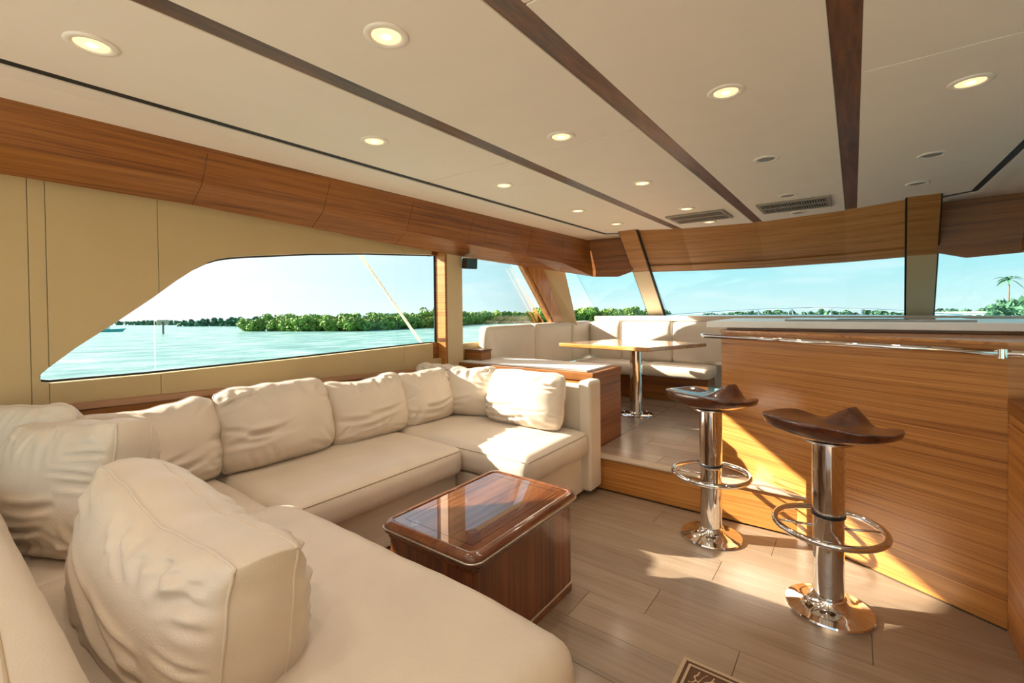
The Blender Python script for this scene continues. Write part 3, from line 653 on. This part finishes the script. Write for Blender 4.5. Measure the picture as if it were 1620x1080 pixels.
lathe('corner_fitting', [(.0145, -.018), (.0145, .016)], chrome, hr, n=20, c=rh((ra.x, ra.y, 1.02)))
tube('rail_tube', [rh((ra.x + .01, ra.y, 1.02)), rh((1.2, ra.y, 1.02))], .0125, chrome, hr, n=16)
# low cabinet at the right edge
lc = tag(empty('low_cabinet', (.85, 1.8, 0)), 'low teak cabinet with dark top edge at the right edge of the view', 'cabinet')
box('body', (-.400, -.9, .0), (.42, .598, .80), teak, lc)
box('top_edge', (-.405, -.9, .80), (.42, .60, .855), locker_w, lc, bevel=.006)
box('stone_top', (-.36, -.88, .8555), (.42, .58, .862), stone, lc)
for k in range(2): box('door', (-.408, -.62 + .6 * k, .06), (-.4005, -.03 + .6 * k, .77), teak, lc, bevel=.002)

# ================================================================= DIVIDER CABINET
dc = tag(empty('divider_cabinet', (-2.09, 3.08, RAISE)), 'teak cabinet with white inset top between sofa and dinette', 'cabinet')
cz = RAISE
box('body', (-.62, -.22, 0), (.638, .245, .695 - cz), teak, dc)
box('side_panel', (.6385, -.222, 0), (.644, .247, .695 - cz), locker_w, dc)
box('top_trim', (-.625, -.232, .6955 - cz), (.65, .255, .750 - cz), locker_w, dc, bevel=.003)
box('stone_inset', (-.60, -.205, .7505 - cz), (.59, .22, .764 - cz), stone, dc, bevel=.002)
box('front_seam', (.0, -.2335, .70 - cz), (.002, -.2322, .745 - cz), seam_m, dc)
box('base_plinth', (-.60, -.215, -.20), (.63, -.03, -.001), teak, dc)
bs2 = tag(empty('shelf_box', (-2.625, 3.035, .790)), 'small dark teak box shelf beside the padded window post', 'shelf')
box('board', (-.115, -.07, -.024), (.08, .06, .05), locker_w, bs2, bevel=.003); box('top', (-.115, -.075, .0505), (.085, .065, .062), walnut, bs2, bevel=.002)

# ================================================================= DINETTE SETTEE
se = tag(empty('dinette_settee', (-2.0, 4.9, RAISE)), 'cream upholstered corner settee wrapping the dining table', 'bench')
def rs(p): return (p[0] + 2.0, p[1] - 4.9, p[2] - RAISE)
def sbox(name, lo, hi, r, **kw): return soft_box(name, rs(lo), rs(hi), r, leather2, se, res=.05, **kw)
for a, b in ((3.13, 3.90), (3.905, 4.66), (4.665, 5.185)): sbox('side_back_pad', (-2.733, a, .58), (-2.61, b, 1.045), .035, wr=.001, seed=a)
for a, b in ((-2.605, -2.195), (-2.19, -1.605), (-1.60, -1.02), (-1.015, -.43), (-.425, .15)): sbox('back_pad', (a, 5.06, .58), (b, 5.20, 1.04), .035, wr=.001, seed=a)
sbox('seat_pad', (-2.605, 3.40, .47), (-2.10, 4.66, .585), .03, wr=.001); sbox('seat_pad', (-2.605, 4.665, .47), (-1.83, 5.06, .60), .03, wr=.001); sbox('seat_pad', (-1.825, 4.70, .475), (-1.13, 5.055, .60), .03, wr=.001)
box('base', rs((-2.6, 3.42, .30)), rs((-2.15, 4.66, .468)), locker_w, se); box('base', rs((-2.6, 4.78, .30)), rs((-1.16, 5.05, .468)), locker_w, se)
box('plinth', rs((-2.55, 3.45, RAISE)), rs((-2.22, 4.7, .299)), teak, se); box('plinth', rs((-2.5, 4.86, RAISE)), rs((-1.2, 5.05, .299)), teak, se)
# ================================================================= DINING TABLE
dt = tag(empty('dining_table', (-1.61, 4.05, RAISE)), 'varnished teak dinette table on a single chrome pedestal', 'table')
def rd(x, y): return (x + 1.61, y - 4.05)
slab('tabletop', [rd(-2.21, 3.68), rd(-1.31, 3.55), rd(-1.05, 4.29), rd(-1.95, 4.42)], .845 - RAISE, .88 - RAISE, dine_top, dt, bevel=.008, segs=3)
lathe('pedestal', [(.055, .012), (.055, .844 - RAISE)], chrome, dt); lathe('pedestal_collar', [(.075, .600), (.075, .627)], chrome, dt)
lathe('foot_plate', [(.15, 0), (.15, .006), (.14, .012), (.07, .016), (.062, .03), (.056, .032)], chrome, dt)
for k in range(6): lathe('bolt', [(.008, .0125), (.008, .019), (0, .021)], chrome, dt, n=10, c=(.12 * math.cos(k * PI / 3), .12 * math.sin(k * PI / 3), 0))

# ================================================================= BAR STOOLS
def saddle():
    bm = bmesh.new(); n, mR = 72, 22; top, bot = [], []
    def outline(t):
        c, s = math.cos(t), math.sin(t)
        a = .238 * math.copysign(abs(c) ** .62, c)
        b = .165 * math.copysign(abs(s) ** .8, s)
        if s > 0: b = .150 * s ** .9 + .045 * math.exp(-(a / .06) ** 2) * s
        return a, b
    def zt(a, b):
        z = .020 * (abs(a) / .238) ** 2.2 - .012 * math.exp(-(b / .09) ** 2)
        z += .046 * math.exp(-(a / .052) ** 2) * max(0, min(1, (b + .02) / .15)) ** 1.3          # pommel between the leg hollows
        z -= .018 * math.exp(-((abs(a) - .11) / .06) ** 2) * max(0, b / .15)
        z += .022 * max(0, (-b - .05) / .12) ** 1.5 * math.exp(-(a / .2) ** 4)
        return z
    ct_ = bm.verts.new((0, 0, zt(0, 0))); cb = bm.verts.new((0, 0, -.062))
    for k in range(1, mR + 1):
        f = k / mR; rt, rbm = [], []
        for i in range(n):
            a, b = outline(2 * PI * i / n); rt.append(bm.verts.new((a * f, b * f, zt(a * f, b * f) - .004 * max(0, (f - .9) / .1) ** 2)))
            th = .062 - .030 * (abs(a * f) / .238) ** 1.5
            e = .75 * f; rbm.append(bm.verts.new((a * f * (.97 if k == mR else .97), b * f * .93, zt(a * f, b * f) * .5 - th + .012 * f ** 6)))
        top.append(rt); bot.append(rbm)
    for i in range(n):
        j = (i + 1) % n; bm.faces.new((ct_, top[0][i], top[0][j])); bm.faces.new((cb, bot[0][j], bot[0][i]))
        for k in range(mR - 1):
            bm.faces.new((top[k][i], top[k + 1][i], top[k + 1][j], top[k][j])); bm.faces.new((bot[k][i], bot[k][j], bot[k + 1][j], bot[k + 1][i]))
        bm.faces.new((top[-1][i], bot[-1][i], bot[-1][j], top[-1][j]))
    return bm
def make_stool(loc, rz, lab):
    t = tag(empty('bar_stool', loc, rz), lab, 'stool', 'bar stools'); H = .722
    s = bmobj('seat', saddle(), seat_wood, t, smooth=True); s.location = (0, 0, H + .018)
    b = s.modifiers.new('e', 'BEVEL'); b.width = .006; b.segments = 3; b.limit_method = 'ANGLE'; b.angle_limit = math.radians(50)
    lathe('seat_plate', [(.085, .664), (.085, .672), (.04, .682)], steel, t)
    lathe('upper_tube', [(.055, .385), (.055, .668)], chrome, t); lathe('collar', [(.0565, .372), (.058, .374), (.058, .383), (.0565, .385)], plastic, t)
    lathe('lower_tube', [(.0525, .02), (.0525, .372)], chrome, t)
    lathe('base', [(.148, 0), (.150, .006), (.147, .012), (.12, .017), (.085, .026), (.066, .040), (.060, .055), (.054, .058)], chrome, t, n=56)
    tube('foot_ring', [(.184 * math.cos(2 * PI * k / 64), .184 * math.sin(2 * PI * k / 64), .330) for k in range(64)], .0125, chrome, t, n=14, closed=True)
    for k in range(4):
        a = PI / 4 + k * PI / 2; tube('spoke', [(.053 * math.cos(a), .053 * math.sin(a), .325), (.176 * math.cos(a), .176 * math.sin(a), .330)], .0045, chrome, t, n=10)
    lathe('screw', [(.006, 0), (.005, .002)], plastic, t, n=10, c=(0, 0, .05)).hide_render = False
    return t
ang = math.atan2(pd.y, pd.x) + PI                             # local x along the bar, local +y to the bar
make_stool((-.600, 2.524, 0), ang, 'varnished walnut saddle bar stool standing farther away, by the step')
make_stool((-.082, 2.183, 0), ang, 'varnished walnut saddle bar stool nearest the viewer, before the bar panel')

# ================================================================= SMALL THINGS
sp = tag(empty('speaker', (XL + .05, 2.95, 1.60)), 'small black box speaker on the padded window post', 'speaker')
sp.rotation_euler = (0, P(6), P(-25))
box('housing', (.02, -.045, -.045), (.13, .055, .045), plastic, sp, bevel=.008, segs=3); box('front_grille', (.131, -.04, -.04), (.134, .05, .04), lens_m, sp); tube('bracket', [(-.015, 0, 0), (.02, 0, 0)], .012, plastic, sp); lathe('mount_plate', [(.02, 0), (.02, .006)], plastic, sp, n=14, c=(-.005, 0, -.003))
rg = tag(empty('rug', (-.466, 1.585, 0.0)), 'corner of a brown and cream patterned rug on the plank floor', 'rug')
box('rug_field', (.04, -1.3, .0005), (.86, -.04, .0070), rug_m, rg)
for a, b, c, d, m_ in ((0, -1.34, .9, 0, None),):
    for nm, i0, i1, m_ in (('outer_border', 0, .012, rug_light), ('brown_border', .012, .022, rug_dark), ('cream_border', .022, .030, rug_light), ('inner_border', .030, .040, rug_dark)):
        bm = bmesh.new()
        add_box(bm, (i0, -i1, .0005), (.9 - i0, -i0, .0072)); add_box(bm, (i0, -1.34 + i0, .0005), (.9 - i0, -1.34 + i1, .0072))
        add_box(bm, (i0, -1.34 + i1, .0005), (i1, -i1, .0072)); add_box(bm, (.9 - i1, -1.34 + i1, .0005), (.9 - i0, -i1, .0072)); bmobj(nm, bm, m_, rg)

# ================================================================= OUTSIDE
def seaz(x, y): return -1.4 - .0175 * y + .0075 * x
bm = bmesh.new(); S_ = 1500
vs = [bm.verts.new((x, y, seaz(x, y))) for x, y in ((-S_, -S_), (S_, -S_), (S_, S_), (-S_, S_))]; bm.faces.new(vs)
sea = tag(bmobj('sea', bm, sea_m), 'rippled pale turquoise shallow sea outside the windows', 'water', kind='structure')
# aft cockpit sole and side decks of the boat (bounce light)
struct(box('floor', (XL, -5.0, -.12), (XR, -1.62, -.02), gel))
fd = tag(empty('foredeck', (XC, 7, 1.0)), 'white foredeck beyond the windshield', 'deck'); fd['kind'] = 'structure'
outl = [(-2.6, 5.7), (-2.3, 7.5), (-1.9, 9.5), (-1.3, 11.3), (-.734, 12.2), (-.17, 11.3), (.43, 9.5), (.83, 7.5), (1.13, 5.7), (.6, 6.0), (-.734, 6.3), (-2.0, 6.0)]
slab('deck_plate', [(x - XC, y - 7) for x, y in outl], -.16, -.02, gel, fd)
br = tag(empty('bow_rail', (XC, 7, 1.0)), 'slim stainless bow rail around the foredeck', 'rail')
rail = [(-2.62, 5.9, 1.035), (-2.45, 7.2, 1.065), (-2.1, 9.0, 1.10), (-1.6, 10.7, 1.125), (-1.1, 11.8, 1.14), (-.734, 12.1, 1.145), (-.37, 11.8, 1.14), (.13, 10.7, 1.125), (.63, 9.0, 1.10), (.98, 7.2, 1.065), (1.15, 5.9, 1.035)]
rr = []
for i in range(len(rail) - 1):
    for k in range(4): rr.append(tuple(rail[i][j] + (rail[i + 1][j] - rail[i][j]) * k / 4 - (XC, 7, 1.0)[j] for j in range(3)))
rr.append(tuple(rail[-1][j] - (XC, 7, 1.0)[j] for j in range(3)))
tube('top_tube', rr, .014, chrome, br, n=8)
for i in (1, 2, 3, 4, 6, 7, 8, 9):
    x, y, z = rail[i]; tube('stanchion', [(x - XC, y - 7, z - 1.0), (x - XC + (.04 if x < XC else -.04), y - 7.15, -.02)], .011, chrome, br, n=8)
# outrigger strut seen through the left window
osr = tag(tube('outrigger_strut', [(-3.02, 1.98, 1.78), (-3.02, 2.12, 1.62), (-3.02, 2.76, .86), (-3.02, 2.9, .70)], .012, gel, n=10), 'slanting white strut outside the swept window', 'strut')
# --- trees
def foliage(seed, nblob, nleaf, R, H, leaf):
    rr_ = random.Random(seed); bm = bmesh.new(); bl = []
    for k in range(nblob):
        a = rr_.uniform(0, 2 * PI); d = R * rr_.random() ** .6; h = rr_.uniform(.12, .78) * H * (1 - .25 * d / R)
        bl.append((d * math.cos(a), d * math.sin(a), h, rr_.uniform(.22, .42) * H * .62))
    for k in range(nleaf):
        x, y, z, r = rr_.choice(bl); v = Vector((rr_.gauss(0, 1), rr_.gauss(0, 1), rr_.gauss(0, 1))).normalized(); p = Vector((x, y, z)) + v * r * rr_.uniform(.75, 1.1)
        if p.z < .05: p.z = rr_.uniform(.05, .3)
        nn = (v + Vector((rr_.gauss(0, .5), rr_.gauss(0, .5), rr_.gauss(0, .5)))).normalized(); u = nn.orthogonal().normalized(); w = nn.cross(u); s = leaf * rr_.uniform(.6, 1.4)
        vv = [bm.verts.new(p + u * a * s + w * b * s) for a, b in ((-.5, -.35), (.5, -.35), (.6, .4), (-.45, .4))]; bm.faces.new(vv)
    return bm
def trunk(seed, H, R):
    rr_ = random.Random(seed); bm = bmesh.new()
    for k in range(5):
        a = rr_.uniform(0, 2 * PI); add_tube(bm, [(math.cos(a) * R * .35, math.sin(a) * R * .35, -.3), (math.cos(a) * R * .1, math.sin(a) * R * .1, H * .25), (math.cos(a + 1) * R * .3, math.sin(a + 1) * R * .3, H * .6)], [.07, .08, .04], 5)
    return bm
def mk(bm, m):
    me = bpy.data.meshes.new('foliage'); bm.to_mesh(me); bm.free(); me.materials.append(m); return me
FV = [mk(foliage(50 + k, 13, 1500, 2.2, 4.0, .34), leaf_a) for k in range(5)]
TV = [mk(trunk(80 + k, 4.0, 2.0), bark_m) for k in range(2)]
FD = [mk(foliage(70 + k, 12, 420, 4.0, 3.2, .7), leaf_b) for k in range(4)]
def tree(name, x, y, s, lab, group, far=False, hz=1.0):
    root = empty(name, (x, y, seaz(x, y) - .05)); root.scale = (s, s, s * hz); root.rotation_euler = (0, 0, rnd.uniform(0, 6.28))
    tag(root, lab, 'tree', group)
    f = bpy.data.objects.new('foliage', rnd.choice(FD if far else FV)); COL.objects.link(f); f.parent = root
    if not far:
        t = bpy.data.objects.new('trunk', rnd.choice(TV)); COL.objects.link(t); t.parent = root
    return root
def along(pts, n, jit, back, smin, smax, lab, group, far=False, hz=1.0):
    seg = []; tot = 0
    for a, b in zip(pts, pts[1:]):
        l = math.hypot(b[0] - a[0], b[1] - a[1]); seg.append((a, b, tot, l)); tot += l
    for k in range(n):
        d = tot * (k + rnd.uniform(.2, .8)) / n
        for a, b, t0, l in seg:
            if t0 <= d <= t0 + l:
                f = (d - t0) / l; x = a[0] + (b[0] - a[0]) * f; y = a[1] + (b[1] - a[1]) * f; q_ = math.hypot(x, y); bk = rnd.uniform(0, jit) + back
                tree('mangrove_tree', x + x / q_ * bk, y + y / q_ * bk, rnd.uniform(smin, smax), lab, group, far, hz); break
I1 = [(-106.5, 45.0), (-101, 48), (-94, 50), (-82, 55.5), (-87, 69), (-93, 87)]
along(I1, 30, 1.5, 1.0, .72, 1.0, 'sunlit mangrove tree in the front row of the nearest island', 'mangroves of the nearest island, front row')
_t = next(o for o in COL.objects if o.get('group') == 'mangroves of the nearest island, front row'); del _t['group']; _t['label'] = 'leftmost low mangrove at the pointed tip of the nearest island'
along(I1[1:], 28, 3, 6, .95, 1.35, 'mangrove tree standing behind the front row of the nearest island', 'mangroves of the nearest island, back row')
along([(-93, 87), (-122, 134), (-127, 191)], 30, 4, 2, 1.2, 1.9, 'green mangrove tree on the shore seen through the second side window', 'mangroves behind the padded post')
along([(-127, 191), (-105, 217), (-80, 240)], 30, 6, 2, 1.7, 2.5, 'green mangrove tree seen through the corner windshield pane', 'mangroves beyond the corner pane', far=False)
along([(-215, 68), (-205, 73), (-189.5, 78), (-172, 76)], 12, 4, 1, .8, 1.3, 'low mangrove on the islet left of the nearest island', 'mangroves of the small islet', far=True)
along([(-330, 60), (-323, 72.5), (-264, 86), (-240, 100)], 16, 4, 0, .7, .95, 'dark low tree on the far shore at the left', 'trees of the far shore', far=True)
along([(-62, 255), (-47, 314), (0, 330), (60, 330)], 38, 8, 0, 1.3, 2.3, 'small distant tree on the shore beyond the bow rail', 'trees beyond the bow rail', far=True)
# shore at the right: bush and palm
for x, y, s in ((55, 283, 2.6), (61, 285, 3.0), (67, 287, 3.4)):
    tree('broadleaf_tree', x, y, s, {55: 'leafy tree under the palm, at the right edge of the windshield', 61: 'taller leafy tree right of the palm', 67: 'tallest leafy tree beyond the right window edge'}[x], None, True, 1.25)
def palm(x, y, H):
    t = tag(empty('palm_tree', (x, y, seaz(x, y))), 'single coconut palm above the trees at the right edge', 'tree')
    tube('trunk', [(0, 0, 0), (.5, 0, H * .35), (.7, 0, H * .7), (.6, 0, H)], [.35, .28, .24, .2], bark_m, t, n=8)
    R = random.Random(3)
    for k in range(17):
        a = k * 2.4 + R.uniform(-.2, .2); el = R.uniform(-.35, 1.0); Lf = 5.2 * R.uniform(.8, 1.1); bm = bmesh.new(); prev = None
        for i in range(9):
            f = i / 8; r = Lf * f * math.cos(el * (1 - f * .3)); z = Lf * f * math.sin(el) - 3.2 * f * f; p = Vector((.6 + r * math.cos(a), r * math.sin(a), H + z)); sd_ = Vector((-math.sin(a), math.cos(a), -.35))
            w = (.55 * math.sin(PI * min(1, f * .9 + .1))) + .05
            cur = (bm.verts.new(p - sd_ * w + Vector((0, 0, -.3 * w))), bm.verts.new(p), bm.verts.new(p + Vector((-sd_.x, -sd_.y, sd_.z)) * -w * 1.0 + Vector((0, 0, 0))))
            if prev: bm.faces.new((prev[0], cur[0], cur[1], prev[1])); bm.faces.new((prev[1], cur[1], cur[2], prev[2]))
            prev = cur
        bmobj('frond', bm, palm_m, t)
palm(52.6, 285, 17.5)
# channel marker and small boat at the left
mk_ = tag(empty('channel_marker', (-103.6, 29.5, seaz(-103.6, 29.5))), 'wooden channel marker post with a board, standing in the sea', 'marker')
tube('pile', [(0, 0, -1), (0, 0, 2.2)], .16, bark_m, mk_, n=10)
box('board', (-.12, -.95, 1.75), (-.04, .95, 2.6), sign_m, mk_)
sbt = tag(empty('motor_boat', (-134, 28.2, seaz(-134, 28.2))), 'small teal motor boat at the lower left of the view through the window', 'boat')
prism('hull', [(0, -2.5, -.1), (0, 2.2, -.1), (0, 3.0, .7), (0, -2.6, .55)], (-1.8, 0, 0), mat('teal_hull', (.05, .38, .36), .3), sbt); box('console', (-1.3, -.8, .55), (-.5, .2, 1.2), gel, sbt)
hs_ = tag(empty('boat_shed', (24, 300, seaz(24, 300))), 'low dark arched boat shed on the shore beyond the bow rail', 'building')
prism('shed_roof', [(-2.5, 0, 0), (-2.5, 0, 3.0), (-1.8, 0, 4.2), (1.8, 0, 4.2), (2.5, 0, 3.0), (2.5, 0, 0)], (0, 8, 0), lens_m, hs_)
# long low marina building behind the rail at the right
mb_ = tag(empty('marina_building', (40, 300, seaz(40, 300))), 'long low pale building on the shore below the palm', 'building')
box('wall', (-11, 0, 0), (22, 6, 3.2), gel, mb_); box('roof', (-11.5, -.6, 3.2), (22.5, 6.5, 3.8), stone, mb_)
for k in range(10): box('window', (-10 + 3.1 * k, -.1, .9), (-8.3 + 3.1 * k, -.01, 2.4), lens_m, mb_)
